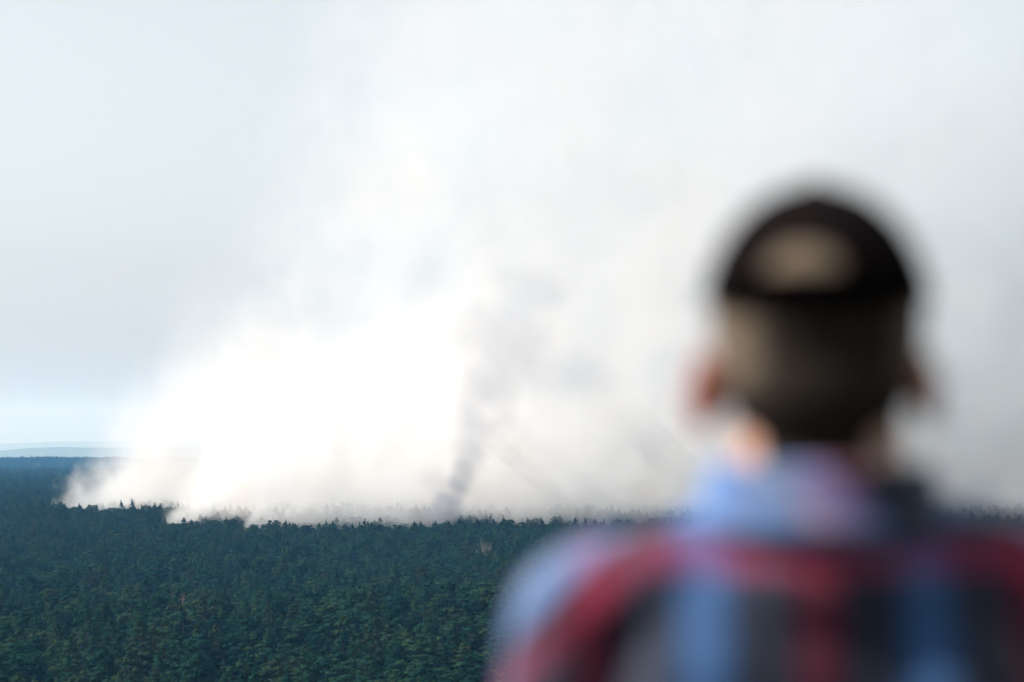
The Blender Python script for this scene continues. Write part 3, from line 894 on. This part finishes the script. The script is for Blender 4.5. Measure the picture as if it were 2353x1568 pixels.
for j in range(7):
    t = j / 6; row = []
    for i in range(21):
        a = R(28 + 124 * i / 20); ca, sa = math.cos(a), math.sin(a)
        base = Vector((0.083 * ca, 0.104 * sa, 1.674)); tip = Vector((0.080 * ca, 0.104 + 0.075 * max(0, sa) ** 0.6, 1.662))
        p = base.lerp(tip, t); p.z -= 0.018 * ca * ca * (0.4 + t * 0.6); row.append(p)
    rows.append(row)
plate('brim', rows, 0.003, M_CAP, cap)
rows = [[Vector((0.0890 * math.cos(a), 0.002 + 0.109 * math.sin(a), z)) for a in [R(212 + 116 * i / 24) for i in range(25)]] for z in (1.666, 1.678, 1.690)]
plate('strap', rows, 0.002, M_CAP, cap)
bm = bmesh.new(); add_ell(bm, hd((0, 0.002, 1.769)), (0.008, 0.008, 0.004)); me = bpy.data.meshes.new('button'); bm.to_mesh(me); bm.free(); me.materials.append(M_CAP)
link(bpy.data.objects.new('button', me), cap)

def set_plaid(me, fn):
    a = me.attributes.new('plaid', 'FLOAT_VECTOR', 'POINT')
    a.data.foreach_set('vector', np.array([fn(v.co) for v in me.vertices], dtype=np.float32).ravel())

bm = bmesh.new()
add_loft(bm, [(0, 0, 0.80, 0.192, 0.125), (0, 0, 0.95, 0.186, 0.122), (0, 0, 1.10, 0.180, 0.118), (0, -0.002, 1.25, 0.186, 0.120),
              (0, -0.006, 1.37, 0.188, 0.112), (0, -0.012, 1.435, 0.168, 0.092), (0, -0.016, 1.472, 0.115, 0.075)])
for s in (-1, 1):
    lift = 0.024 if s > 0 else 0.012
    add_cap(bm, (s * 0.035, -0.024, 1.464), (s * 0.180, -0.014, 1.411 + lift), 0.060, 0.060)
    add_cap(bm, (s * 0.188, -0.014, 1.404 + lift), (s * 0.228, -0.028, 1.13), 0.060, 0.054)
    add_cap(bm, (s * 0.228, -0.028, 1.13), (s * 0.243, 0.045, 0.895), 0.054, 0.040)
    add_cap(bm, (s * 0.055, -0.020, 1.490), (s * 0.130, -0.018, 1.448 + lift), 0.040, 0.034)
    if s > 0: add_ell(bm, (0, -0.028, 1.440), (0.112, 0.088, 0.060))
    add_ell(bm, (s * 0.085, -0.07, 1.33), (0.085, 0.055, 0.10))                    # shoulder blades
shirt_me = fuse('shirt', bm, 0.006, 7, [M_PLAID])
shirt_normals = [v.normal.copy() for v in shirt_me.vertices]
for v, vn in zip(shirt_me.vertices, shirt_normals):                                                        # soft folds
    n = mnoise.noise(Vector((v.co.x * 9, v.co.y * 9, v.co.z * 4.5))) * 0.005 + mnoise.noise(v.co * 26) * 0.0015
    v.co += vn * n
set_plaid(shirt_me, lambda c: (c.x + (0.25 * (c.y + 0.10) if abs(c.x) < 0.17 else 0) * (-1 if c.x > 0 else 1) * 0.0 , c.z + 0.95 * max(0.0, abs(c.x) - 0.145) + 0.25 * max(0.0, c.y + 0.06), 0))  # weft bends over the shoulders, its pale band there painting in sunlit glow
shirt = link(bpy.data.objects.new('shirt', shirt_me), person)
tag(shirt, 'plaid shirt in red, navy and light blue')

# folded shirt collar
bm = bmesh.new(); g = []
prof = [(0.079, 1.478), (0.080, 1.505), (0.0815, 1.538), (0.0860, 1.543), (0.091, 1.533), (0.096, 1.506), (0.101, 1.490), (0.0975, 1.488), (0.092, 1.506), (0.084, 1.523), (0.0815, 1.478)]
ns = 40
for i in range(ns + 1):
    a = R(-250 + 320 * i / ns)
    fr = max(0.0, math.sin(a)); ring = []
    for r, z in prof:
        ring.append(bm.verts.new((r * 1.02 * math.cos(a), -0.018 + r * (1.04 + 0.10 * fr) * math.sin(a), z - 0.035 * fr - (0.012 * fr if r > 0.08 else 0))))
    g.append(ring)
for a_, b_ in zip(g[:-1], g[1:]):
    for i in range(len(prof)): bm.faces.new((a_[i], a_[(i + 1) % len(prof)], b_[(i + 1) % len(prof)], b_[i]))
bm.faces.new(list(reversed(g[0]))); bm.faces.new(g[-1])
bmesh.ops.recalc_face_normals(bm, faces=bm.faces)
bmesh.ops.subdivide_edges(bm, edges=bm.edges[:], cuts=1, use_grid_fill=True, smooth=0.5)
cm = bpy.data.meshes.new('collar'); bm.to_mesh(cm); bm.free(); cm.materials.append(M_PLAID)
cm.polygons.foreach_set('use_smooth', [True] * len(cm.polygons))
set_plaid(cm, lambda c: (math.atan2(c.x, -c.y) * 0.075 - 0.012, 1.545 + (c.z - 1.50) * 0.5 + 0.45 * c.x, 0))
link(bpy.data.objects.new('collar', cm), shirt)
for k in range(6):
    bm = bmesh.new(); add_ell(bm, (0, 0.118 + (0.003 if k < 3 else 0), 0.88 + k * 0.095), (0.006, 0.003, 0.006), None, 12, 8)
    me = bpy.data.meshes.new('button'); bm.to_mesh(me); bm.free(); me.materials.append(M_BUTTON)
    link(bpy.data.objects.new('button', me), shirt)

bm = bmesh.new()
add_ell(bm, (0, 0, 0.93), (0.165, 0.115, 0.13))
for s in (-1, 1):
    add_cap(bm, (s * 0.086, 0, 0.90), (s * 0.101, 0, 0.50), 0.092, 0.068)
    add_cap(bm, (s * 0.101, 0, 0.50), (s * 0.109, -0.018, 0.11), 0.066, 0.058)
link(bpy.data.objects.new('trousers', fuse('trousers', bm, 0.008, 5, [M_JEANS])), person)
for s in (-1, 1):
    bm = bmesh.new()
    add_cap(bm, (s * 0.109, -0.035, 0.062), (s * 0.120, 0.165, 0.045), 0.046, 0.040); add_cap(bm, (s * 0.109, -0.022, 0.12), (s * 0.109, -0.026, 0.06), 0.046, 0.044)
    sh = link(bpy.data.objects.new('shoe', fuse('shoe', bm, 0.006, 4, [M_SHOE])), person)
    bm = bmesh.new(); add_loft(bm, [(s * 0.115, 0.062, 0.0, 0.050, 0.150), (s * 0.115, 0.062, 0.012, 0.052, 0.153), (s * 0.115, 0.062, 0.026, 0.050, 0.150)], 30, 2.6)
    me = bpy.data.meshes.new('sole'); bm.to_mesh(me); bm.free(); me.materials.append(M_SOLE)
    link(bpy.data.objects.new('sole', me), sh)

for m in resting: m.show_viewport = True
